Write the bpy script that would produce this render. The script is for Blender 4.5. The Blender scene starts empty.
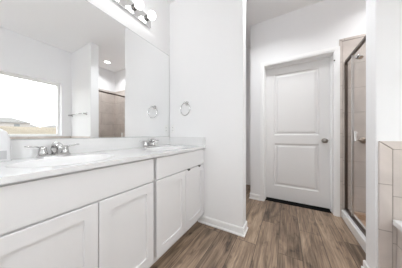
import bpy, math
from mathutils import Vector, Matrix

# ------------------------------------------------------------------ camera, world, lights, exposure
S = bpy.context.scene
COL = S.collection
cam_d = bpy.data.cameras.new('camera')
cam_d.sensor_width = 36.0
cam_d.lens = 36.0 * 150.0 / 402.0
cam_d.clip_start = 0.02
cam_d.clip_end = 500
cam = bpy.data.objects.new('camera', cam_d)
COL.objects.link(cam)
cam.location = (0.0, 0.0, 1.02)
cam.rotation_euler = (math.radians(90), 0, math.radians(29.54))
S.camera = cam

SKY = 4.4
W = bpy.data.worlds.new('overcast_sky')
S.world = W
W.use_nodes = True
nt = W.node_tree
nt.nodes.clear()
wo = nt.nodes.new('ShaderNodeOutputWorld')
wb = nt.nodes.new('ShaderNodeBackground')
wc = nt.nodes.new('ShaderNodeTexCoord')
wn = nt.nodes.new('ShaderNodeTexNoise')
wn.inputs['Scale'].default_value = 2.2
wn.inputs['Detail'].default_value = 4
wr = nt.nodes.new('ShaderNodeValToRGB')
wr.color_ramp.elements[0].position = 0.35
wr.color_ramp.elements[0].color = (0.62, 0.65, 0.69, 1)
wr.color_ramp.elements[1].position = 0.62
wr.color_ramp.elements[1].color = (1, 1, 1, 1)
nt.links.new(wc.outputs['Generated'], wn.inputs['Vector'])
nt.links.new(wn.outputs['Fac'], wr.inputs['Fac'])
nt.links.new(wr.outputs['Color'], wb.inputs['Color'])
wb.inputs['Strength'].default_value = SKY
nt.links.new(wb.outputs['Background'], wo.inputs['Surface'])

BULB_EMIT = 7.0
SHOWER_W = 6.0
PASSAGE_FILL_W = 8.5
FILL_GLOBE_EMIT = 19.0
S.view_settings.view_transform = 'Standard'
S.view_settings.look = 'None'
S.view_settings.gamma = 1.0
S.view_settings.use_curve_mapping = False
S.view_settings.exposure = 0.13
S.cycles.max_bounces = 16
S.cycles.diffuse_bounces = 10
S.cycles.glossy_bounces = 8
S.cycles.transmission_bounces = 8
S.cycles.transparent_max_bounces = 12
S.cycles.use_denoising = True

# the window's opening tells the renderer where daylight comes in
pd = bpy.data.lights.new('window_portal', 'AREA')
pd.shape = 'RECTANGLE'
pd.size, pd.size_y = 1.52, 1.10
pd.cycles.is_portal = True
po = bpy.data.objects.new('window_portal', pd)
COL.objects.link(po)
po.location = (1.49, 0.50, 1.515)
po.rotation_euler = (math.radians(90), 0, math.radians(90))

# ------------------------------------------------------------------ materials
def mat(name, color, rough=0.5, metal=0.0, spec=0.5, coat=0.0):
    m = bpy.data.materials.new(name)
    m.use_nodes = True
    b = m.node_tree.nodes['Principled BSDF']
    b.inputs['Base Color'].default_value = (*color, 1)
    b.inputs['Roughness'].default_value = rough
    b.inputs['Metallic'].default_value = metal
    b.inputs['Specular IOR Level'].default_value = spec
    b.inputs['Coat Weight'].default_value = coat
    return m

def add_bump(m, scale, strength, dist=0.002):
    t = m.node_tree
    b = t.nodes['Principled BSDF']
    c = t.nodes.new('ShaderNodeTexCoord')
    n = t.nodes.new('ShaderNodeTexNoise')
    n.inputs['Scale'].default_value = scale
    n.inputs['Detail'].default_value = 3
    u = t.nodes.new('ShaderNodeBump')
    u.inputs['Strength'].default_value = strength
    u.inputs['Distance'].default_value = dist
    t.links.new(c.outputs['Object'], n.inputs['Vector'])
    t.links.new(n.outputs['Fac'], u.inputs['Height'])
    t.links.new(u.outputs['Normal'], b.inputs['Normal'])
    return m

def emit(name, color, strength):
    m = bpy.data.materials.new(name)
    m.use_nodes = True
    t = m.node_tree
    t.nodes.clear()
    o = t.nodes.new('ShaderNodeOutputMaterial')
    e = t.nodes.new('ShaderNodeEmission')
    e.inputs['Color'].default_value = (*color, 1)
    e.inputs['Strength'].default_value = strength
    t.links.new(e.outputs[0], o.inputs['Surface'])
    return m

def glass(name, tint, facing=0.04):
    m = bpy.data.materials.new(name)
    m.use_nodes = True
    t = m.node_tree
    t.nodes.clear()
    o = t.nodes.new('ShaderNodeOutputMaterial')
    tr = t.nodes.new('ShaderNodeBsdfTransparent')
    tr.inputs['Color'].default_value = (*tint, 1)
    gl = t.nodes.new('ShaderNodeBsdfGlossy')
    gl.inputs['Roughness'].default_value = 0.0
    lw = t.nodes.new('ShaderNodeLayerWeight')
    lw.inputs['Blend'].default_value = 0.5
    fr = math_node(t, 'ADD', math_node(t, 'MULTIPLY', math_node(t, 'POWER', lw.outputs['Facing'], 5.0), 0.35), 0.02)
    mx = t.nodes.new('ShaderNodeMixShader')
    t.links.new(fr, mx.inputs[0])
    t.links.new(tr.outputs[0], mx.inputs[1])
    t.links.new(gl.outputs[0], mx.inputs[2])
    t.links.new(mx.outputs[0], o.inputs['Surface'])
    return m

def math_node(t, op, a=None, b=None):
    n = t.nodes.new('ShaderNodeMath')
    n.operation = op
    for i, v in enumerate((a, b)):
        if v is None:
            continue
        if isinstance(v, (int, float)):
            n.inputs[i].default_value = v
        else:
            t.links.new(v, n.inputs[i])
    return n.outputs[0]

def tile_mat(name, axis, w, h, off_u, off_v, c1, c2, grout, offset=0.5, joint=0.003):
    """stone-look ceramic tile laid on world X-Z ('x') or Y-Z ('y') planes"""
    m = mat(name, c1, 0.32)
    t = m.node_tree
    b = t.nodes['Principled BSDF']
    g = t.nodes.new('ShaderNodeNewGeometry')
    s = t.nodes.new('ShaderNodeSeparateXYZ')
    t.links.new(g.outputs['Position'], s.inputs[0])
    c = t.nodes.new('ShaderNodeCombineXYZ')
    t.links.new(math_node(t, 'SUBTRACT', s.outputs['X' if axis == 'x' else 'Y'], off_u), c.inputs[0])
    t.links.new(math_node(t, 'SUBTRACT', s.outputs['Z'], off_v), c.inputs[1])
    k = t.nodes.new('ShaderNodeTexBrick')
    k.offset = offset
    k.inputs['Scale'].default_value = 1.0
    k.inputs['Brick Width'].default_value = w
    k.inputs['Row Height'].default_value = h
    k.inputs['Mortar Size'].default_value = joint
    k.inputs['Mortar Smooth'].default_value = 0.2
    k.inputs['Color1'].default_value = (*c1, 1)
    k.inputs['Color2'].default_value = (*c2, 1)
    k.inputs['Mortar'].default_value = (*grout, 1)
    t.links.new(c.outputs[0], k.inputs['Vector'])
    n = t.nodes.new('ShaderNodeTexNoise')
    n.inputs['Scale'].default_value = 5.0
    n.inputs['Detail'].default_value = 6
    n.inputs['Distortion'].default_value = 0.6
    t.links.new(g.outputs['Position'], n.inputs['Vector'])
    r = t.nodes.new('ShaderNodeValToRGB')
    r.color_ramp.elements[0].position = 0.3
    r.color_ramp.elements[0].color = (0.86, 0.86, 0.86, 1)
    r.color_ramp.elements[1].position = 0.7
    r.color_ramp.elements[1].color = (1.08, 1.08, 1.08, 1)
    t.links.new(n.outputs['Fac'], r.inputs['Fac'])
    x = t.nodes.new('ShaderNodeMix')
    x.data_type = 'RGBA'
    x.blend_type = 'MULTIPLY'
    x.inputs['Factor'].default_value = 1.0
    t.links.new(k.outputs['Color'], x.inputs['A'])
    t.links.new(r.outputs['Color'], x.inputs['B'])
    t.links.new(x.outputs['Result'], b.inputs['Base Color'])
    u = t.nodes.new('ShaderNodeBump')
    u.invert = True
    u.inputs['Strength'].default_value = 0.4
    u.inputs['Distance'].default_value = 0.002
    t.links.new(k.outputs['Fac'], u.inputs['Height'])
    t.links.new(u.outputs['Normal'], b.inputs['Normal'])
    return m

def wood_floor_mat():
    m = mat('oak_plank_floor', (0.3, 0.22, 0.17), 0.42)
    t = m.node_tree
    b = t.nodes['Principled BSDF']
    g = t.nodes.new('ShaderNodeNewGeometry')
    s = t.nodes.new('ShaderNodeSeparateXYZ')
    t.links.new(g.outputs['Position'], s.inputs[0])
    c = t.nodes.new('ShaderNodeCombineXYZ')
    t.links.new(math_node(t, 'ADD', s.outputs['Y'], 10.3), c.inputs[0])
    t.links.new(math_node(t, 'ADD', s.outputs['X'], 9.06), c.inputs[1])
    k = t.nodes.new('ShaderNodeTexBrick')
    k.offset = 0.37
    k.offset_frequency = 2
    k.inputs['Scale'].default_value = 1.0
    k.inputs['Brick Width'].default_value = 1.22
    k.inputs['Row Height'].default_value = 0.18
    k.inputs['Mortar Size'].default_value = 0.0024
    k.inputs['Mortar Smooth'].default_value = 0.3
    k.inputs['Color1'].default_value = (0, 0, 0, 1)
    k.inputs['Color2'].default_value = (1, 1, 1, 1)
    k.inputs['Mortar'].default_value = (0.5, 0.5, 0.5, 1)
    t.links.new(c.outputs[0], k.inputs['Vector'])
    rnd = t.nodes.new('ShaderNodeSeparateColor')
    t.links.new(k.outputs['Color'], rnd.inputs[0])
    rv = rnd.outputs[0]
    # long streaks of grain, shifted plank by plank
    v = t.nodes.new('ShaderNodeCombineXYZ')
    t.links.new(math_node(t, 'MULTIPLY', s.outputs['X'], 11.0), v.inputs[0])
    t.links.new(math_node(t, 'MULTIPLY', s.outputs['Y'], 1.9), v.inputs[1])
    t.links.new(math_node(t, 'MULTIPLY', rv, 37.0), v.inputs[2])
    n1 = t.nodes.new('ShaderNodeTexNoise')
    n1.inputs['Scale'].default_value = 1.0
    n1.inputs['Detail'].default_value = 6
    n1.inputs['Roughness'].default_value = 0.62
    n1.inputs['Distortion'].default_value = 1.2
    t.links.new(v.outputs[0], n1.inputs['Vector'])
    v2 = t.nodes.new('ShaderNodeCombineXYZ')
    t.links.new(math_node(t, 'MULTIPLY', s.outputs['X'], 90.0), v2.inputs[0])
    t.links.new(math_node(t, 'MULTIPLY', s.outputs['Y'], 3.5), v2.inputs[1])
    t.links.new(math_node(t, 'MULTIPLY', rv, 11.0), v2.inputs[2])
    n2 = t.nodes.new('ShaderNodeTexNoise')
    n2.inputs['Scale'].default_value = 1.0
    n2.inputs['Detail'].default_value = 4
    t.links.new(v2.outputs[0], n2.inputs['Vector'])
    f = math_node(t, 'ADD', math_node(t, 'MULTIPLY', n1.outputs['Fac'], 0.62), math_node(t, 'MULTIPLY', n2.outputs['Fac'], 0.38))
    f = math_node(t, 'ADD', f, math_node(t, 'MULTIPLY', math_node(t, 'SUBTRACT', rv, 0.5), 0.15))
    r = t.nodes.new('ShaderNodeValToRGB')
    e = r.color_ramp.elements
    e[0].position = 0.33
    e[0].color = (0.058, 0.037, 0.024, 1)
    e[1].position = 0.69
    e[1].color = (0.49, 0.365, 0.255, 1)
    a = e.new(0.43)
    a.color = (0.158, 0.109, 0.074, 1)
    a = e.new(0.55)
    a.color = (0.295, 0.210, 0.146, 1)
    v3 = t.nodes.new('ShaderNodeCombineXYZ')
    t.links.new(math_node(t, 'MULTIPLY', s.outputs['X'], 13.0), v3.inputs[0])
    t.links.new(math_node(t, 'MULTIPLY', s.outputs['Y'], 6.0), v3.inputs[1])
    t.links.new(math_node(t, 'MULTIPLY', rv, 53.0), v3.inputs[2])
    n3 = t.nodes.new('ShaderNodeTexNoise')
    n3.inputs['Scale'].default_value = 1.0
    n3.inputs['Detail'].default_value = 3
    t.links.new(v3.outputs[0], n3.inputs['Vector'])
    kn = math_node(t, 'MULTIPLY', math_node(t, 'MAXIMUM', math_node(t, 'SUBTRACT', n3.outputs['Fac'], 0.60), 0.0), 1.1)
    f = math_node(t, 'SUBTRACT', math_node(t, 'ADD', f, 0.008), kn)
    t.links.new(f, r.inputs['Fac'])
    x = t.nodes.new('ShaderNodeMix')
    x.data_type = 'RGBA'
    t.links.new(k.outputs['Fac'], x.inputs['Factor'])
    t.links.new(r.outputs['Color'], x.inputs['A'])
    x.inputs['B'].default_value = (0.05, 0.035, 0.026, 1)
    t.links.new(x.outputs['Result'], b.inputs['Base Color'])
    u = t.nodes.new('ShaderNodeBump')
    u.inputs['Strength'].default_value = 0.12
    u.inputs['Distance'].default_value = 0.001
    t.links.new(n2.outputs['Fac'], u.inputs['Height'])
    t.links.new(u.outputs['Normal'], b.inputs['Normal'])
    return m

def marble_mat():
    m = mat('cultured_marble', (0.8, 0.8, 0.8), 0.12, coat=0.3)
    t = m.node_tree
    b = t.nodes['Principled BSDF']
    g = t.nodes.new('ShaderNodeNewGeometry')
    n = t.nodes.new('ShaderNodeTexNoise')
    n.inputs['Scale'].default_value = 7.0
    n.inputs['Detail'].default_value = 5
    n.inputs['Distortion'].default_value = 2.2
    t.links.new(g.outputs['Position'], n.inputs['Vector'])
    r = t.nodes.new('ShaderNodeValToRGB')
    r.color_ramp.elements[0].position = 0.3
    r.color_ramp.elements[0].color = (0.77, 0.77, 0.77, 1)
    r.color_ramp.elements[1].position = 0.6
    r.color_ramp.elements[1].color = (0.79, 0.79, 0.79, 1)
    t.links.new(n.outputs['Fac'], r.inputs['Fac'])
    t.links.new(r.outputs['Color'], b.inputs['Base Color'])
    return m

def grass_mat():
    m = mat('dry_grass', (0.3, 0.25, 0.17), 0.95, spec=0.1)
    t = m.node_tree
    b = t.nodes['Principled BSDF']
    g = t.nodes.new('ShaderNodeNewGeometry')
    n = t.nodes.new('ShaderNodeTexNoise')
    n.inputs['Scale'].default_value = 0.35
    n.inputs['Detail'].default_value = 8
    t.links.new(g.outputs['Position'], n.inputs['Vector'])
    r = t.nodes.new('ShaderNodeValToRGB')
    r.color_ramp.elements[0].position = 0.35
    r.color_ramp.elements[0].color = (0.175, 0.15, 0.115, 1)
    r.color_ramp.elements[1].position = 0.65
    r.color_ramp.elements[1].color = (0.24, 0.205, 0.16, 1)
    t.links.new(n.outputs['Fac'], r.inputs['Fac'])
    t.links.new(r.outputs['Color'], b.inputs['Base Color'])
    return m

WALLP = add_bump(mat('white_wall_paint', (0.87, 0.87, 0.875), 0.7, spec=0.25), 160, 0.06, 0.001)
CEILP = mat('white_ceiling_paint', (0.90, 0.895, 0.895), 0.9, spec=0.1)
TRIMP = mat('white_trim_paint', (0.90, 0.90, 0.895), 0.35)
DOORP = mat('white_door_paint', (0.82, 0.815, 0.81), 0.4)
CABP = mat('white_cabinet_paint', (0.79, 0.785, 0.79), 0.38)
CABIN = mat('cabinet_inside', (0.45, 0.42, 0.39), 0.7)
MARBLE = marble_mat()
CHROME = mat('chrome', (0.62, 0.615, 0.61), 0.12, metal=1.0)
PLATE = mat('polished_chrome_plate', (0.80, 0.80, 0.80), 0.09, metal=1.0)
DARKMET = mat('dark_metal', (0.10, 0.095, 0.09), 0.35, metal=0.8)
NICKEL = mat('aged_nickel', (0.30, 0.28, 0.26), 0.28, metal=1.0)
VALVEM = mat('brushed_bronze', (0.36, 0.29, 0.24), 0.35, metal=0.8)
BRONZE = mat('dark_bronze_frame', (0.12, 0.095, 0.08), 0.4, metal=0.7)
SILVER = mat('brushed_aluminium', (0.62, 0.61, 0.60), 0.3, metal=1.0)
MIRRORM = mat('mirror_silvering', (0.93, 0.935, 0.935), 0.0, metal=1.0)
MIRROREDGE = mat('mirror_edge', (0.45, 0.47, 0.46), 0.3)
ACRYLIC = mat('white_acrylic', (0.87, 0.87, 0.87), 0.15, coat=0.4)
PLASTIC = mat('white_plastic', (0.86, 0.86, 0.85), 0.35)
GAP_SHADE = mat('gap_shade_black', (0.012, 0.012, 0.012), 0.95, spec=0.1)  # only for the painted shade under the door
GROUT = mat('grey_brown_grout', (0.34, 0.29, 0.25), 0.9)
SOAPPL = mat('pale_grey_plastic', (0.70, 0.70, 0.71), 0.35)
GREYPL = mat('grey_label', (0.45, 0.45, 0.46), 0.5)
SLOT = mat('socket_slot', (0.08, 0.08, 0.08), 0.6)
PAN = mat('tan_shower_pan', (0.62, 0.46, 0.34), 0.3)
WGLASS = glass('window_glass', (0.97, 0.985, 0.98))
SGLASS = glass('shower_glass', (0.97, 0.972, 0.97))
BULB = emit('lit_bulb', (0.98, 0.99, 1.0), BULB_EMIT)
FILL_GLOBE = emit('lit_fill_globe', (0.945, 0.975, 1.0), FILL_GLOBE_EMIT)
LENS = emit('lit_lens', (1.0, 0.99, 0.98), 6.0)
TC1, TC2, TG = (0.66, 0.595, 0.55), (0.63, 0.565, 0.52), (0.42, 0.365, 0.325)
TILE_X = tile_mat('taupe_tile_across', 'x', 0.60, 0.292, 0.571 - 6.0 + 0.05, 0.11 - 2.92, TC1, TC2, TG)
TILE_Y = tile_mat('taupe_tile_along', 'y', 0.60, 0.292, -6.0, 0.11 - 2.92, TC1, TC2, TG)
TUBT_X = tile_mat('tub_tile_across', 'x', 0.60, 0.295, -6.1, 0.925 - 2.95, TC1, TC2, TG)
TUBT_Y = tile_mat('tub_tile_along', 'y', 0.60, 0.295, -6.1, 0.925 - 2.95, TC1, TC2, TG)
STRIP = tile_mat('tile_border', 'x', 50.0, 0.295, -25.7, 0.70 - 2.95, TC1, TC1, TG)
SSTRIP = tile_mat('shower_tile_border', 'x', 50.0, 0.292, -25.7, 0.15 - 2.92, TC1, TC1, TG)
FLOORM = wood_floor_mat()
GRASS = grass_mat()

# ------------------------------------------------------------------ mesh helpers
class MB:
    def __init__(self):
        self.v, self.f, self.sm = [], [], []
    def add(self, vs, fs, smooth=False):
        o = len(self.v)
        self.v += [Vector(p) for p in vs]
        self.f += [tuple(i + o for i in f) for f in fs]
        self.sm += [smooth] * len(fs)
        return self
    def box(self, x0, x1, y0, y1, z0, z1):
        vs = [(x, y, z) for x in (x0, x1) for y in (y0, y1) for z in (z0, z1)]
        return self.add(vs, [(0, 1, 3, 2), (4, 6, 7, 5), (0, 4, 5, 1), (2, 3, 7, 6), (0, 2, 6, 4), (1, 5, 7, 3)])
    def loft(self, rings, closed=True, caps=True, smooth=True):
        n = len(rings[0])
        vs = [p for r in rings for p in r]
        fs = []
        for a in range(len(rings) - 1):
            for i in range(n if closed else n - 1):
                j = (i + 1) % n
                fs.append((a * n + i, a * n + j, (a + 1) * n + j, (a + 1) * n + i))
        self.add(vs, fs, smooth)
        if caps:
            self.add(rings[0], [tuple(reversed(range(n)))])
            self.add(rings[-1], [tuple(range(n))])
        return self
    def tube(self, pts, radii, n=12, flat=1.0, caps=True):
        pts = [Vector(p) for p in pts]
        if isinstance(radii, (int, float)):
            radii = [radii] * len(pts)
        rings = []
        up = Vector((0, 0, 1))
        for i, p in enumerate(pts):
            d = (pts[min(i + 1, len(pts) - 1)] - pts[max(i - 1, 0)]).normalized()
            s = d.cross(up)
            if s.length < 1e-3:
                s = Vector((1, 0, 0)) if abs(d.x) < 0.9 else Vector((0, 1, 0))
            s.normalize()
            w = s.cross(d).normalized()
            rings.append([p + radii[i] * (math.cos(a) * s + flat * math.sin(a) * w)
                          for a in [2 * math.pi * q / n for q in range(n)]])
        return self.loft(rings, caps=caps)
    def lathe(self, prof, origin, axis=(0, 0, 1), n=24, caps=True):
        """prof: (radius, height) pairs along axis"""
        ax = Vector(axis).normalized()
        s = ax.orthogonal().normalized()
        w = ax.cross(s)
        o = Vector(origin)
        rings = [[o + ax * h + r * (math.cos(a) * s + math.sin(a) * w) for a in [2 * math.pi * q / n for q in range(n)]]
                 for r, h in prof]
        return self.loft(rings, caps=caps)
    def torus(self, c, axis, R, r, n=32, m=10):
        ax = Vector(axis).normalized()
        s = ax.orthogonal().normalized()
        w = ax.cross(s)
        c = Vector(c)
        rings = []
        for q in range(n + 1):
            a = 2 * math.pi * q / n
            d = math.cos(a) * s + math.sin(a) * w
            rings.append([c + d * (R + r * math.cos(b)) + ax * r * math.sin(b) for b in [2 * math.pi * k / m for k in range(m)]])
        return self.loft(rings, caps=False)
    def prism(self, poly, z0, z1, plane='xy'):
        """extrude polygon; plane 'xz' extrudes along y, 'yz' along x"""
        def P(a, b, c):
            return {'xy': (a, b, c), 'xz': (a, c, b), 'yz': (c, a, b)}[plane]
        n = len(poly)
        vs = [P(a, b, z0) for a, b in poly] + [P(a, b, z1) for a, b in poly]
        fs = [tuple(range(n)), tuple(reversed(range(n, 2 * n)))]
        fs += [(i, i + n, (i + 1) % n + n, (i + 1) % n) for i in range(n)]
        return self.add(vs, fs)

def origin_of(o):
    p = Vector((0, 0, 0))
    while o is not None:
        p = p + Vector(o.location)
        o = o.parent
    return p

def build(name, mb, material, parent=None, bevel=0.0, seg=2, loc=None):
    vs = mb.v
    if parent is not None:
        base = origin_of(parent)
        own = Vector((0, 0, 0))
    else:
        lo = [min(p[i] for p in vs) for i in range(3)]
        hi = [max(p[i] for p in vs) for i in range(3)]
        base = Vector(((lo[0] + hi[0]) / 2, (lo[1] + hi[1]) / 2, lo[2]))
        own = base
    me = bpy.data.meshes.new(name)
    me.from_pydata([tuple(p - base) for p in vs], [], mb.f)
    me.polygons.foreach_set('use_smooth', mb.sm)
    me.materials.append(material)
    import bmesh
    bm = bmesh.new()
    bm.from_mesh(me)
    bmesh.ops.remove_doubles(bm, verts=bm.verts, dist=1e-6)
    bmesh.ops.recalc_face_normals(bm, faces=bm.faces)
    bm.to_mesh(me)
    bm.free()
    me.update()
    o = bpy.data.objects.new(name, me)
    o.location = own
    COL.objects.link(o)
    if parent is not None:
        o.parent = parent
    if bevel > 0:
        md = o.modifiers.new('bevel', 'BEVEL')
        md.width = bevel
        md.segments = seg
        md.limit_method = 'ANGLE'
        md.angle_limit = math.radians(40)
    return o

def tag(o, label=None, cat=None, group=None, kind=None):
    if label: o['label'] = label
    if cat: o['category'] = cat
    if group: o['group'] = group
    if kind: o['kind'] = kind
    return o

def empty(name, loc, label=None, cat=None, group=None, kind=None):
    o = bpy.data.objects.new(name, None)
    o.empty_display_size = 0.1
    o.location = loc
    COL.objects.link(o)
    return tag(o, label, cat, group, kind)

def dup(root, loc, label=None):
    r = root.copy()
    COL.objects.link(r)
    r.location = loc
    if label: r['label'] = label
    for ch in list(root.children):
        c = ch.copy()
        COL.objects.link(c)
        c.parent = r
        for g in ch.children:
            d = g.copy()
            COL.objects.link(d)
            d.parent = c
    return r

def struct(name, mb, material, label=None, cat=None, bevel=0.0, parent=None):
    o = build(name, mb, material, parent, bevel)
    if parent is None:
        tag(o, label, cat, None, 'structure')
    return o

# ------------------------------------------------------------------ room shell
XL, XR, XS = -1.336, 1.315, 1.50         # vanity wall, window wall, shower's outer wall
YE, YE2 = 1.515, 1.645                   # end wall of the vanity
YD, YD2 = 2.46, 2.60                     # wall with the door
YT, YT2 = 1.42, 1.56                     # wall between tub and shower
YB, YF, H = -0.90, 3.10, 2.74

struct('floor', MB().box(XL - .12, XS + .12, YB - .1, YF + .1, -0.10, 0.0), FLOORM, 'brown wood plank floor', 'floor')
struct('ceiling', MB().box(XL - .12, XS + .12, YB - .1, YF + .1, H, H + 0.1), CEILP, 'flat white painted ceiling', 'ceiling')
struct('wall_left', MB().box(XL - .12, XL, YB - .1, YF + .1, 0, H), WALLP, 'white wall behind the vanity mirror', 'wall')
struct('wall_rear', MB().box(XL, XS + .12, YB - .1, YB, 0, H), WALLP, 'white wall behind the camera', 'wall')
struct('wall_far', MB().box(XL, XS + .12, YF, YF + .1, 0, H), WALLP, 'white wall at the end of the passage', 'wall')
struct('wall_end', MB().box(XL, -0.375, YE, YE2, 0, H), WALLP, 'white wall with the towel ring at the vanity end', 'wall', 0.004)
WY0, WY1, WZ0, WZ1 = -0.26, 1.26, 0.985, 2.045   # window opening
DX0, DX1, DZ = -0.288, 0.524, 2.05               # door opening
wb_ = MB().box(-0.491, DX0, YD, YD2, 0, H).box(DX1, XS, YD, YD2, 0, H).box(DX0, DX1, YD, YD2, DZ, H)
struct('wall_door', wb_, WALLP, 'white wall around the closed panel door', 'wall')
struct('wall_closet', MB().box(-0.491, -0.38, YD2, YF, 0, H), WALLP, 'white partition beyond the door', 'wall')
struct('wall_tub', MB().box(0.51, XS, YT, YT2, 0, H), WALLP, 'white wall between the tub and the shower', 'wall', 0.006)
wr_ = MB().box(XR, XS, YB, WY0, 0, H).box(XR, XS, WY1, YT, 0, H).box(XR, XS, WY0, WY1, 0, WZ0).box(XR, XS, WY0, WY1, WZ1, H)
wr_.box(XS, XS + .12, YT, YF, 0, H)
struct('wall_right', wr_, WALLP, 'white wall with the window over the tub', 'wall')

# baseboards: flat board with a shoe moulding, drawn as a profile and run along the wall
def board(mb, p0, p1, normal, h=0.082):
    """p0,p1: floor points on the wall face; normal: into the room"""
    nx, ny = normal
    prof = [(0, 0), (0.019, 0), (0.019, 0.012), (0.011, 0.022), (0.011, h - 0.012), (0.006, h), (0, h)]
    rings = [[(p[0] + nx * a, p[1] + ny * a, b) for a, b in prof] for p in (p0, p1)]
    mb.loft(rings, smooth=False)
    return mb

bb = board(MB(), (-0.89, YE), (-0.375, YE), (0, -1))
bb.box(-0.375, -0.356, YE - .019, YE2 + .019, 0, 0.012).box(-0.375, -0.364, YE - .011, YE2 + .011, 0.012, 0.082)
struct('baseboard_end', bb, TRIMP, 'white baseboard under the towel ring wall', 'baseboard')
bb = board(MB(), (-0.491, YD), (DX0 - 0.055, YD), (0, -1))
bb.box(-0.510, -0.491, YD - .019, YF - 0.02, 0, 0.012).box(-0.502, -0.491, YD - .011, YF - 0.02, 0.012, 0.082)
struct('baseboard_door', bb, TRIMP, 'white baseboard left of the panel door', 'baseboard')
struct('baseboard_far', board(MB(), (XL, YF), (-0.511, YF), (0, -1)), TRIMP, 'white baseboard at the end of the passage', 'baseboard')
bb = MB().box(0.491, 0.510, YT + 0.002, YT2 + .019, 0, 0.030).box(0.499, 0.510, YT + 0.002, YT2 + .011, 0.030, 0.082)
bb.box(0.510, 0.545, YT2, YT2 + .011, 0.0, 0.082)
struct('baseboard_tub', bb, TRIMP, 'white baseboard wrapping the wall end beside the shower', 'baseboard', 0.003)
struct('baseboard_rear', board(MB(), (XL, YB), (XR, YB), (0, 1)), TRIMP, 'white baseboard behind the camera', 'baseboard')

# ------------------------------------------------------------------ door (two moulded panels, hung on the far side of the wall)
door = empty('door_1', ((DX0 + DX1) / 2, YD2, 0), 'white two panel interior door with a round dark knob', 'door', None, 'structure')
LX0, LX1, LZ0, LZ1 = DX0 + 0.004, DX1 - 0.004, 0.022, 2.04
FY = 2.588   # door face
def rect_ring(x0, x1, z0, z1, y):
    return [(x0, y, z0), (x1, y, z0), (x1, y, z1), (x0, y, z1)]
dm = MB()
PX0, PX1 = LX0 + 0.125, LX1 - 0.125
pan = [(PX0, PX1, 0.225, 0.875), (PX0, PX1, 1.005, 1.935)]
# stiles and rails
zs = [LZ0, 0.225, 0.875, 1.005, 1.935, LZ1]
dm.box(LX0, PX0, FY, FY + .035, LZ0, LZ1).box(PX1, LX1, FY, FY + .035, LZ0, LZ1)
for a in (0, 2, 4):
    dm.box(PX0, PX1, FY, FY + .035, zs[a], zs[a + 1])
for x0, x1, z0, z1 in pan:
    def ins(d, y):
        return rect_ring(x0 + d, x1 - d, z0 + d, z1 - d, y)
    rings = [ins(0, FY), ins(0.008, FY + .010), ins(0.026, FY + .012), ins(0.046, FY + .004), ins(0.052, FY + .003)]
    dm.loft(rings, caps=False, smooth=False)
    dm.add(rings[-1], [(0, 1, 2, 3)])
    dm.add(rect_ring(x0, x1, z0, z1, FY + .034), [(0, 1, 2, 3)])
build('door_leaf', dm, DOORP, door)
knob = MB().lathe([(0.032, 0), (0.032, 0.006), (0.027, 0.011), (0.012, 0.013), (0.011, 0.035), (0.020, 0.040), (0.029, 0.050), (0.030, 0.062), (0.024, 0.072), (0.010, 0.077), (0.001, 0.078)], (LX1 - 0.068, FY, 0.93), (0, -1, 0))
tag(build('door_knob', knob, NICKEL, door), 'round dark nickel knob')
jm = MB().box(DX0, DX0 + .004, YD, YD2, 0, DZ).box(DX1 - .004, DX1, YD, YD2, 0, DZ).box(DX0, DX1, YD, YD2, DZ - .004, DZ)
jm.box(DX0, DX0 + .014, YD2 - .050, YD2 - .014, 0, DZ - .012).box(DX1 - .014, DX1, YD2 - .050, YD2 - .014, 0, DZ - .012).box(DX0, DX1, YD2 - .050, YD2 - .014, DZ - .014, DZ)
build('door_jamb', jm, TRIMP, door)
build('door_gap_shade', MB().box(DX0 + .0145, DX1 - .0145, YD + .045, YD2 + .02, 0.0003, 0.007), GAP_SHADE, door)  # dark strip standing in for the shadow below the door
# casing with a stepped profile, mitred
CW = 0.055
cs = MB()
def casing_ring(d, y):
    return [(DX0 - d, y, 0), (DX0 - d, y, DZ + d), (DX1 + d, y, DZ + d), (DX1 + d, y, 0)]
rings = [casing_ring(0, YD), casing_ring(0.0, YD - .009), casing_ring(0.012, YD - .011), casing_ring(0.020, YD - .015), (casing_ring(CW - .004, YD - .015)), casing_ring(CW, YD - .011), casing_ring(CW, YD)]
cs.loft(rings, closed=False, caps=False, smooth=False)
build('door_casing', cs, TRIMP, door)
build('door_bumper', MB().lathe([(0.008, 0), (0.008, 0.006), (0.005, 0.009)], (DX1 - 0.0, YD - .013, 1.935), (0, -1, 0), 12), DARKMET, door)

# ------------------------------------------------------------------ window
win = empty('window_1', (XS - 0.06, (WY0 + WY1) / 2, WZ0), 'white framed window over the tub', 'window', None, 'structure')
fx0, fx1 = XS - 0.085, XS - 0.025
fr = MB()
ft = 0.035
fr.box(fx0, fx1, WY0, WY0 + ft, WZ0, WZ1).box(fx0, fx1, WY1 - ft, WY1, WZ0, WZ1)
fr.box(fx0, fx1, WY0 + ft, WY1 - ft, WZ0, WZ0 + ft).box(fx0, fx1, WY0 + ft, WY1 - ft, WZ1 - ft, WZ1)
build('window_frame', fr, PLASTIC, win, 0.003)
build('window_pane', MB().box(XS - 0.058, XS - 0.052, WY0 + ft - .004, WY1 - ft + .004, WZ0 + ft - .004, WZ1 - ft + .004), WGLASS, win)

# ------------------------------------------------------------------ tiled surfaces
ZT = 2.185
def tile_panel(name, mb, m, label, strips=()):
    o = build(name, mb, m)
    tag(o, label, 'tile', None, 'structure')
    for nm, smb, sm in strips:
        build(nm, smb, sm, o, 0.003)
    return o
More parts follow.
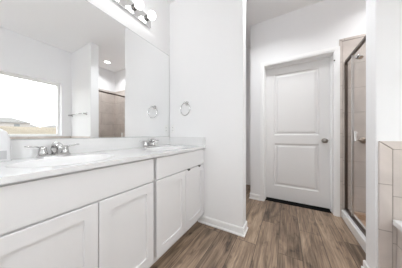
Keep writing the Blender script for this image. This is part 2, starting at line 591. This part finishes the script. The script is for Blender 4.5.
# shower back wall (same wall as the door), with a mitred border of trim tile
st = MB().prism([(0.571, 0.0), (0.602, 0.0), (0.602, ZT - .036), (0.571, ZT - .004)], YD - .012, YD, 'xz')
tt = MB().prism([(0.573, ZT), (0.605, ZT - .032), (XS, ZT - .032), (XS, ZT)], YD - .012, YD, 'xz')
tile_panel('trim_1', MB().box(0.605, XS, YD - .010, YD, 0.0, ZT - .036), TILE_X, 'taupe tile on the shower back wall',
           [('tile_border', st, SSTRIP), ('tile_border', tt, TILE_X), ('grout_bed', MB().box(0.572, XS, YD - .007, YD, 0, ZT - .001), GROUT)])
tile_panel('trim_2', MB().box(XS - .010, XS, YT2 + .010, YD - .012, 0.0, ZT), TILE_Y, 'taupe tile on the shower side wall')
tile_panel('trim_3', MB().box(0.60, XS - .010, YT2, YT2 + .010, 0.0, ZT), TILE_X, 'taupe tile on the shower near wall')
# tub splash
TZ, TB = 0.975, 0.050
TX0 = 0.522
sv = MB().prism([(TX0, 0.0), (0.581, 0.0), (0.581, TZ - TB - .003), (TX0, TZ - .004)], YT - .012, YT, 'xz')
sh = MB().prism([(TX0 + .003, TZ), (0.584, TZ - TB), (XR - .010, TZ - TB), (XR - .010, TZ)], YT - .012, YT, 'xz')
tile_panel('trim_4', MB().box(0.5835, XR - .010, YT - .010, YT, 0.0, TZ - TB - .003), TUBT_X, 'pale tile above the tub on the dividing wall',
           [('tile_border', sv, STRIP), ('tile_border', sh, STRIP), ('grout_bed', MB().box(TX0 + .001, XR - .010, YT - .007, YT, 0, TZ - .001), GROUT)])
tile_panel('trim_5', MB().box(XR - .010, XR, -0.14, YT - .012, 0.0, TZ), TUBT_Y, 'pale tile above the tub under the window')

# ------------------------------------------------------------------ tub
tub = empty('bathtub', (0.95, 0.64, 0), 'white drop-in bathtub in a tiled surround below the window', 'bathtub')
ty0, ty1, tx0, tx1, tz = -0.12, YT - .013, 0.580, XR - .011, 0.49
build('apron', MB().box(tx0 + .016, tx0 + .036, ty0, ty1, 0, tz - .035), TUBT_Y, tub)
build('end_panel', MB().box(tx0 + .036, tx1, ty0, ty0 + .02, 0, tz - .035), TUBT_X, tub)
def oval(cx, cy, a, b, z, n=48, e=2.6):
    out = []
    for q in range(n):
        t = 2 * math.pi * q / n
        c, s = math.cos(t), math.sin(t)
        out.append((cx + a * math.copysign(abs(c) ** (2 / e), c), cy + b * math.copysign(abs(s) ** (2 / e), s), z))
    return out
def rect_rays(cx, cy, x0, x1, y0, y1, z, n=48):
    out = []
    for q in range(n):
        t = 2 * math.pi * q / n
        c, s = math.cos(t), math.sin(t)
        k = min(((x1 - cx) / c if c > 1e-9 else (x0 - cx) / c if c < -1e-9 else 9e9), ((y1 - cy) / s if s > 1e-9 else (y0 - cy) / s if s < -1e-9 else 9e9))
        out.append([cx + c * k, cy + s * k, z])
    for X in (x0, x1):
        for Y in (y0, y1):
            j = min(range(n), key=lambda i: (out[i][0] - X) ** 2 + (out[i][1] - Y) ** 2)
            out[j][0], out[j][1] = X, Y
    return [tuple(p) for p in out]
tcx, tcy = (tx0 + tx1) / 2, (ty0 + ty1) / 2
N = 64
rings = [rect_rays(tcx, tcy, tx0, tx1, ty0, ty1, tz - .035, N), rect_rays(tcx, tcy, tx0, tx1, ty0, ty1, tz - .006, N),
         rect_rays(tcx, tcy, tx0 + .006, tx1 - .006, ty0 + .006, ty1 - .006, tz, N)]
for a, b, z in ((.295, .64, tz), (.285, .63, tz - .015), (.265, .60, tz - .12), (.235, .55, tz - .32), (.20, .50, tz - .38), (.10, .30, tz - .395)):
    rings.append(oval(tcx, tcy, a, b, z, N))
tb = MB().loft(rings[:3], caps=False, smooth=False)
tb.loft(rings[2:4], caps=False, smooth=False)
tb.loft(rings[3:], caps=False)
tb.add(rings[-1], [tuple(range(N))])
build('basin', tb, ACRYLIC, tub)
build('drain', MB().lathe([(0.035, 0), (0.035, 0.004), (0.02, 0.006)], (tcx, tcy - .25, tz - .394)), CHROME, tub)

# ------------------------------------------------------------------ shower: curb, pan, framed glass front, valve and shower arm
struct('trim_6', MB().box(0.588, 0.690, YT2 + .011, YD - .013, 0, 0.100), ACRYLIC, 'white curb of the shower', 'curb', 0.008)
pn = MB().box(0.690, XS - .012, YT2 + .011, YD - .013, 0.0, 0.030)
pn.box(0.690, XS - .012, YD - .040, YD - .013, 0.030, 0.105).box(0.690, XS - .012, YT2 + .011, YT2 + .035, 0.030, 0.105).box(XS - .04, XS - .012, YT2 + .035, YD - .04, 0.030, 0.105)
pan_o = build('shower_pan', pn, PAN, None, 0.004)
tag(pan_o, 'tan shower pan behind the white curb', 'shower pan')
FXc = 0.632
y_a, y_b = YT2 + .011, YD - .013
enc = empty('shower_enclosure', (FXc, (y_a + y_b) / 2, 0.1005), 'framed glass shower front standing on the white curb', 'shower door')
HZ = 1.905
build('header', MB().box(FXc - .013, FXc + .013, y_a, y_b, HZ - .028, HZ), BRONZE, enc, 0.003)
build('sill_rail', MB().box(FXc - .014, FXc + .014, y_a, y_b, 0.1005, 0.128), BRONZE, enc, 0.003)
build('wall_post', MB().box(FXc - .013, FXc + .013, y_b - .018, y_b, 0.128, HZ - .028), BRONZE, enc, 0.002)
build('wall_post', MB().box(FXc - .013, FXc + .013, y_a, y_a + .018, 0.128, HZ - .028), BRONZE, enc, 0.002)
ym = 2.235
build('strike_post', MB().box(FXc - .009, FXc + .009, ym - .009, ym + .009, 0.128, HZ - .028), SILVER, enc, 0.002)
build('fixed_pane', MB().box(FXc - .003, FXc + .003, ym + .009, y_b - .018, 0.128, HZ - .028), SGLASS, enc)
gd = build('glass_door', MB().box(FXc - .003, FXc + .003, y_a + .020, ym - .012, 0.133, HZ - .033), SGLASS, enc)
hd = MB().box(FXc - .026, FXc - .014, ym - .150, ym - .122, 0.945, 1.050).box(FXc - .014, FXc - .003, ym - .141, ym - .131, 0.955, 0.970).box(FXc - .014, FXc - .003, ym - .141, ym - .131, 1.025, 1.040)
tag(build('door_handle', hd, PLASTIC, gd, 0.003), 'white pull handle')
YV = YD - .0105
val = empty('shower_valve', (0.785, YV, 0.945), 'dark metal shower valve with lever on the tiled back wall', 'shower valve')
build('escutcheon', MB().lathe([(0.036, 0), (0.034, 0.006), (0.028, 0.012), (0.022, 0.014), (0.022, 0.040), (0.018, 0.046)], (0.785, YV, 0.945), (0, -1, 0)), VALVEM, val)
build('lever', MB().tube([(0.785, YV - .034, 0.945), (0.762, YV - .040, 0.945), (0.715, YV - .042, 0.952)], [0.011, 0.009, 0.007], 10), VALVEM, val)
arm = empty('showerhead', (0.735, YV, 1.93), 'small chrome shower arm and head high on the tiled back wall', 'shower head')
build('flange', MB().lathe([(0.026, 0), (0.024, 0.006), (0.012, 0.009)], (0.735, YV, 1.93), (0, -1, 0)), CHROME, arm)
build('pipe', MB().tube([(0.735, YV - .004, 1.93), (0.735, YV - .03, 1.93), (0.735, YV - .05, 1.922), (0.735, YV - .065, 1.908)], 0.007, 10), CHROME, arm)
build('head', MB().lathe([(0.009, 0), (0.011, 0.010), (0.022, 0.026), (0.023, 0.032), (0.021, 0.034)], (0.735, YV - .063, 1.910), (0, -0.65, -0.76)), CHROME, arm)

# ------------------------------------------------------------------ vanity cabinets
CW_ = 0.742
def cabinet(y0, label, gap_lo=0.0, gap_hi=0.0):
    XB, XF = XL + .003, -0.832      # back, face frame
    y1 = y0 + CW_ - .002
    r = empty('vanity_cabinet', (-1.08, y0, 0), label, 'cabinet', 'white vanity cabinets under the countertop')
    t = 0.018
    Z0, Z1 = 0.092, 0.8575
    f0, f1 = y0, y1
    y0, y1 = y0 + gap_lo, y1 - gap_hi
    b = MB().box(XB, XF - .018, y0, y0 + t, Z0, Z1).box(XB, XF - .018, y1 - t, y1, Z0, Z1)
    b.box(XB, XF - .018, y0 + t, y1 - t, Z0, Z0 + t).box(XB, XB + .006, y0 + t, y1 - t, Z0 + t, Z1)
    # face frame
    b.box(XF - .018, XF, y0, y0 + .038, Z0, Z1).box(XF - .018, XF, y1 - .038, y1, Z0, Z1)
    b.box(XF - .018, XF, y0 + .038, y1 - .038, Z0, Z0 + .045).box(XF - .018, XF, y0 + .038, y1 - .038, Z1 - .035, Z1)
    b.box(XF - .018, XF, y0 + .038, y1 - .038, 0.655, 0.70)
    build('body', b, CABP, r)
    build('toe_kick', MB().box(XB, -0.905, y0, y1, 0, Z0), CABP, r)
    y0, y1 = f0, f1
    XO = XF + .020
    d0, d1, dmid = y0 + .013, y1 - .013, (y0 + y1) / 2
    build('drawer_front', MB().box(XF + .0005, XO, d0, d1, 0.690, 0.846), CABP, r, 0.002)
    doors = []
    for a, c in ((d0, dmid - .002), (dmid + .002, d1)):
        s = 0.060
        z0, z1 = 0.122, 0.680
        m = MB()
        def rr(d, x):
            return [(x, a + d, z0 + d), (x, c - d, z0 + d), (x, c - d, z1 - d), (x, a + d, z1 - d)]
        rings = [rr(0, XF + .0005), rr(0, XO - .002), rr(0.002, XO), rr(s, XO), rr(s + .0003, XO - .008)]
        m.loft(rings, caps=False, smooth=False)
        m.add(rings[-1], [(0, 1, 2, 3)])
        m.add(rings[0], [(3, 2, 1, 0)])
        doors.append(build('door', m, CABP, r))
    return r, doors, XO
CY0 = 0.030
cab_a, _, _ = cabinet(CY0, 'white shaker vanity cabinet under the nearer sink, cut by the left edge', 0.0, 0.011)
cab_b, doors_b, XO = cabinet(CY0 + CW_, 'white shaker vanity cabinet under the farther sink beside the end wall', 0.011, 0.0)
for yy in (1.195, 1.395):
    build('edge_pull', MB().box(XO - .012, XO + .006, yy - .016, yy + .016, 0.680, 0.6845).box(XO, XO + .006, yy - .016, yy + .016, 0.668, 0.680), DARKMET, doors_b[1], 0.002)

# ------------------------------------------------------------------ countertop with two moulded oval basins
top = empty('countertop', (-1.06, 0.77, 0.858), 'white marbled vanity countertop with two oval basins', 'countertop')
cx0, cx1, cy0, cy1, cz0, cz1 = XL + .001, -0.797, 0.022, YE - .0005, 0.858, 0.880
SX, SY = -1.03, (0.365, 1.116)
ymid = 0.74
mt = MB()
for (ya, yb_, sc) in ((cy0, ymid, SY[0]), (ymid, cy1, SY[1])):
    R0 = rect_rays(SX, sc, cx0, cx1, ya, yb_, cz1, N)
    mt.loft([R0, oval(SX, sc, .165, .222, cz1, N, 2.0)], caps=False, smooth=False)
mt.add([(cx1, cy0, cz0), (cx1, cy1, cz0), (cx1, cy1, cz1), (cx1, cy0, cz1)], [(0, 1, 2, 3)])
mt.add([(cx0, cy0, cz0), (cx1, cy0, cz0), (cx1, cy0, cz1), (cx0, cy0, cz1)], [(0, 1, 2, 3)])
mt.add([(cx0, cy1, cz0), (cx1, cy1, cz0), (cx1, cy1, cz1), (cx0, cy1, cz1)], [(0, 1, 2, 3)])
mt.add([(cx1, cy0, cz0), (cx1, cy1, cz0), (cx1 - .06, cy1, cz0), (cx1 - .06, cy0, cz0)], [(0, 1, 2, 3)])
build('slab', mt, MARBLE, top)
for sc in SY:
    rg = []
    for a, b, z in ((.165, .222, cz1), (.160, .217, cz1 - .003), (.152, .209, cz1 - .012), (.138, .193, cz1 - .05), (.115, .162, cz1 - .095), (.08, .11, cz1 - .122), (.03, .035, cz1 - .132)):
        rg.append(oval(SX, sc, a, b, z, N, 2.0))
    m = MB().loft(rg, caps=False)
    m.add(rg[-1], [tuple(range(N))])
    s = build('basin', m, MARBLE, top)
    build('drain', MB().lathe([(0.024, 0), (0.024, 0.003), (0.015, 0.006)], (SX, sc, cz1 - .1318)), CHROME, s)
build('backsplash', MB().box(cx0, cx0 + .019, cy0, cy1 - .019, cz1, 0.985), MARBLE, top, 0.002)
build('side_splash', MB().box(cx0, cx1 - .004, cy1 - .019, cy1, cz1, 0.985), MARBLE, top, 0.002)

# ------------------------------------------------------------------ faucets
def faucet(yc, label):
    x, z = -1.262, cz1
    r = empty('faucet', (x, yc, z), label, 'faucet', 'chrome faucets behind the basins')
    pl = [oval(x, yc, .027, .080, z, 32, 2.8), oval(x, yc, .027, .080, z + .010, 32, 2.8), oval(x, yc, .021, .073, z + .018, 32, 2.8)]
    build('base_plate', MB().loft(pl, smooth=False), CHROME, r)
    for s in (-1, 1):
        yh = yc + s * .051
        hb = build('handle', MB().lathe([(0.023, .016), (0.021, .030), (0.017, .044), (0.018, .050), (0.016, .060), (0.008, .066), (0.001, .067)], (x, yh, z), n=20), CHROME, r)
        build('lever', MB().tube([(x, yh, z + .056), (x + .004, yh + s * .03, z + .064), (x + .006, yh + s * .075, z + .070)], [.010, .008, .006], 10, 0.6), CHROME, hb)
    sp = MB().tube([(x, yc, z + .012), (x, yc, z + .045), (x + .012, yc, z + .068), (x + .045, yc, z + .078), (x + .085, yc, z + .070), (x + .112, yc, z + .050)],
                   [.020, .019, .019, .017, .015, .012], 16, 0.85)
    build('spout', sp, CHROME, r)
    build('lift_rod', MB().tube([(x - .016, yc, z + .016), (x - .016, yc, z + .075)], .003, 8).lathe([(0.002, 0), (.006, .004), (.006, .010), (.002, .013)], (x - .016, yc, z + .074), n=10), CHROME, r)
    return r
f1 = faucet(SY[0], 'two handle chrome faucet at the nearer basin, larger of the two')
f2 = dup(f1, (-1.262, SY[1], cz1), 'two handle chrome faucet at the farther basin near the end wall')

# pale bottle at the left edge of the picture
bt = empty('soap_bottle', (-1.28, 0.138, cz1), 'pale bottle with grey label at the left edge against the backsplash', 'bottle')
def rr_(hx, hy, z):
    return oval(-1.28, 0.138, hx, hy, z, 32, 5.0)
build('body', MB().loft([rr_(.032, .055, cz1), rr_(.034, .057, cz1 + .006), rr_(.034, .057, cz1 + .105), rr_(.028, .045, cz1 + .150), rr_(.016, .018, cz1 + .175), rr_(.016, .018, cz1 + .19)]), SOAPPL, bt)
build('cap', MB().lathe([(.019, 0), (.019, .03), (.015, .034)], (-1.28, 0.138, cz1 + .19)), SOAPPL, bt)
build('label', MB().box(-1.2462, -1.2452, 0.098, 0.178, cz1 + .012, cz1 + .055), GREYPL, bt)

# ------------------------------------------------------------------ mirror and vanity light
mr = empty('vanity_mirror', (XL, 0.76, 0.9855), 'large frameless mirror above the backsplash', 'mirror')
build('glass', MB().box(XL + .0005, XL + .0055, 0.03, YE - .012, 0.9875, 2.040), MIRRORM, mr)
ed = MB().box(XL + .0003, XL + .0058, 0.03, YE - .009, 2.040, 2.044).box(XL + .0003, XL + .0058, YE - .012, YE - .009, 0.9875, 2.040)
ed.box(XL + .0003, XL + .0085, 0.03, YE - .009, 0.9855, 0.9905)
build('edge_channel', ed, MIRROREDGE, mr)

LZ = 2.258
vl = empty('vanity_light', (XL, 0.68, LZ), 'chrome strip light with a row of glowing globe bulbs above the mirror', 'wall light')
build('back_plate', MB().box(XL + .0005, XL + .028, 0.200, 1.182, LZ - .058, LZ + .058), PLATE, vl, 0.004)
for k in range(6):
    yb2 = 1.120 - .155 * k
    bx = XL + .028
    build('socket', MB().lathe([(.026, -.002), (.026, .006), (.019, .010), (.019, .026), (.015, .028)], (bx, yb2, LZ + .012), (1, 0, 0)), DARKMET, vl)
    pr = [(.014, .028), (.016, .038)] + [(.041 * math.sin(a), .076 - .041 * math.cos(a)) for a in [math.radians(q) for q in range(30, 180, 15)]] + [(.001, .117)]
    build('bulb', MB().lathe(pr, (bx, yb2, LZ + .012), (1, 0, 0), 28), BULB, vl)

# ------------------------------------------------------------------ wall hardware
tr_ = empty('towel_ring', (-1.055, YE, 1.39), 'chrome towel ring on the white end wall', 'towel ring')
build('mount', MB().lathe([(.026, 0), (.026, .006), (.020, .011), (.011, .014), (.011, .045), (.013, .050), (.010, .056)], (-1.055, YE, 1.395), (0, -1, 0)), CHROME, tr_)
build('ring', MB().torus((-1.055, YE - .040, 1.395 - .076), (0.16, 1, 0), .076, .0055), CHROME, tr_)
tb_ = empty('towel_bar', (0.965, YT, 1.41), 'chrome towel bar over the tub seen in the mirror', 'towel bar')
for xx in (0.66, 1.27):
    build('mount', MB().lathe([(.026, 0), (.026, .006), (.018, .012), (.012, .015), (.012, .070)], (xx, YT, 1.41), (0, -1, 0)), CHROME, tb_)
build('bar', MB().tube([(0.645, YT - .062, 1.41), (1.285, YT - .062, 1.41)], .008, 12), CHROME, tb_)
ol = empty('wall_outlet', (-1.275, YE, 1.085), 'white outlet plate on the end wall beside the mirror', 'outlet')
build('cover_plate', MB().box(-1.31, -1.24, YE - .006, YE - .0003, 1.028, 1.142), PLASTIC, ol, 0.003)
for zz in (1.065, 1.105):
    rc = build('receptacle', MB().lathe([(.016, 0), (.016, .003), (.014, .004)], (-1.275, YE - .0055, zz), (0, -1, 0)), PLASTIC, ol)
    build('slot', MB().box(-1.282, -1.2795, YE - .0105, YE - .009, zz - .004, zz + .005).box(-1.2705, -1.268, YE - .0105, YE - .009, zz - .004, zz + .005), SLOT, rc)

# ------------------------------------------------------------------ recessed ceiling lights, added fill lights
def downlight(x, y, label, watts):
    r = empty('recessed_light', (x, y, H), label, 'ceiling light')
    build('trim_ring', MB().lathe([(.062, -.001), (.095, -.001), (.095, -.004), (.070, -.012), (.062, -.010), (.062, -.001)], (x, y, H), n=32, caps=False), TRIMP, r)
    build('lens', MB().lathe([(.061, -.002), (.061, -.006), (.055, -.008)], (x, y, H), n=32), LENS, r)
    ld = bpy.data.lights.new('downlight_lamp', 'AREA')
    ld.shape = 'DISK'
    ld.size = 0.11
    ld.spread = math.radians(132)
    ld.energy = watts
    ld.color = (0.95, 0.975, 1.0)
    lo = bpy.data.objects.new('downlight_lamp', ld)
    COL.objects.link(lo)
    lo.parent = r
    lo.location = (0, 0, -.014)
    return r
downlight(1.046, 2.01, 'round recessed ceiling light over the shower seen in the mirror', SHOWER_W)
downlight(-0.20, 1.73, 'added recessed fill light in front of the panel door, above the picture', PASSAGE_FILL_W)  # extra lamp added to brighten the door end of the room
PX, PY, PZ = -0.35, -0.55, 1.60  # unseen globe lamp added to even out the room's brightness
gl = empty('fill_globe_light', (PX, PY, H), 'added fill globe hung behind the camera', 'ceiling light')
build('canopy', MB().lathe([(.060, -.0005), (.060, -.012), (.045, -.022), (.008, -.026)], (PX, PY, H), n=28), SILVER, gl)
build('stem', MB().lathe([(.007, PZ + .19 - H), (.007, -.024)], (PX, PY, H), n=12), SILVER, gl)
build('globe', MB().lathe([(.024, .165), (.024, .158)] + [(.16 * math.sin(a), .16 * math.cos(a)) for a in [math.radians(q) for q in range(10, 180, 10)]] + [(.001, -.16)], (PX, PY, PZ), n=32), FILL_GLOBE, gl)
build('cap', MB().lathe([(.030, .158), (.030, .175), (.012, .195)], (PX, PY, PZ), n=20), SILVER, gl)

# ------------------------------------------------------------------ outside the window
gr = MB()
prof = [(1.7, -0.4), (6, -0.4), (14, 0.3), (24, 1.75), (28, 2.0), (120, 2.2)]
ringsg = [[(px, y, pz) for y in (-60, -20, 0, 20, 80)] for px, pz in prof]
gr.loft(ringsg, closed=False, caps=False)
struct('ground', gr, GRASS, 'dry grass bank outside the window', 'ground')
HWALL = [mat('house_wall_a', (0.40, 0.37, 0.36), 0.9), mat('house_wall_b', (0.42, 0.40, 0.39), 0.9), mat('house_wall_c', (0.37, 0.34, 0.32), 0.9)]
HROOF = mat('grey_shingles', (0.31, 0.305, 0.305), 0.9)
HWIN = mat('house_window', (0.16, 0.17, 0.18), 0.2)
for i, (hx, hy, hw, hh, rh, lab) in enumerate(((62, 9.0, 9.0, 2.0, 1.3, 'distant tan house outside the window, leftmost in the mirror'),
                                               (100, 20.5, 7.0, 2.2, 1.3, 'distant pale low house outside the window, middle in the mirror'),
                                               (100, 30.0, 8.0, 2.2, 1.3, 'distant brown low house outside the window, rightmost in the mirror'))):
    r = empty('house', (hx, hy, 2.1), lab, 'house', 'houses beyond the grass bank')
    build('wall', MB().box(hx, hx + 8, hy - hw / 2, hy + hw / 2, 2.0, 2.1 + hh), HWALL[i], r)
    y0, y1, z = hy - hw / 2 - .4, hy + hw / 2 + .4, 2.1 + hh
    build('roof', MB().prism([(y0, z), (y1, z), (hy + hw * .12, z + rh), (hy - hw * .12, z + rh)], hx - .4, hx + 8.4, 'yz'), HROOF, r)
    for wy in (-.27, .22):
        build('window', MB().box(hx - .04, hx + .02, hy + wy * hw - .5, hy + wy * hw + .5, 2.9, 3.8), HWIN, r)
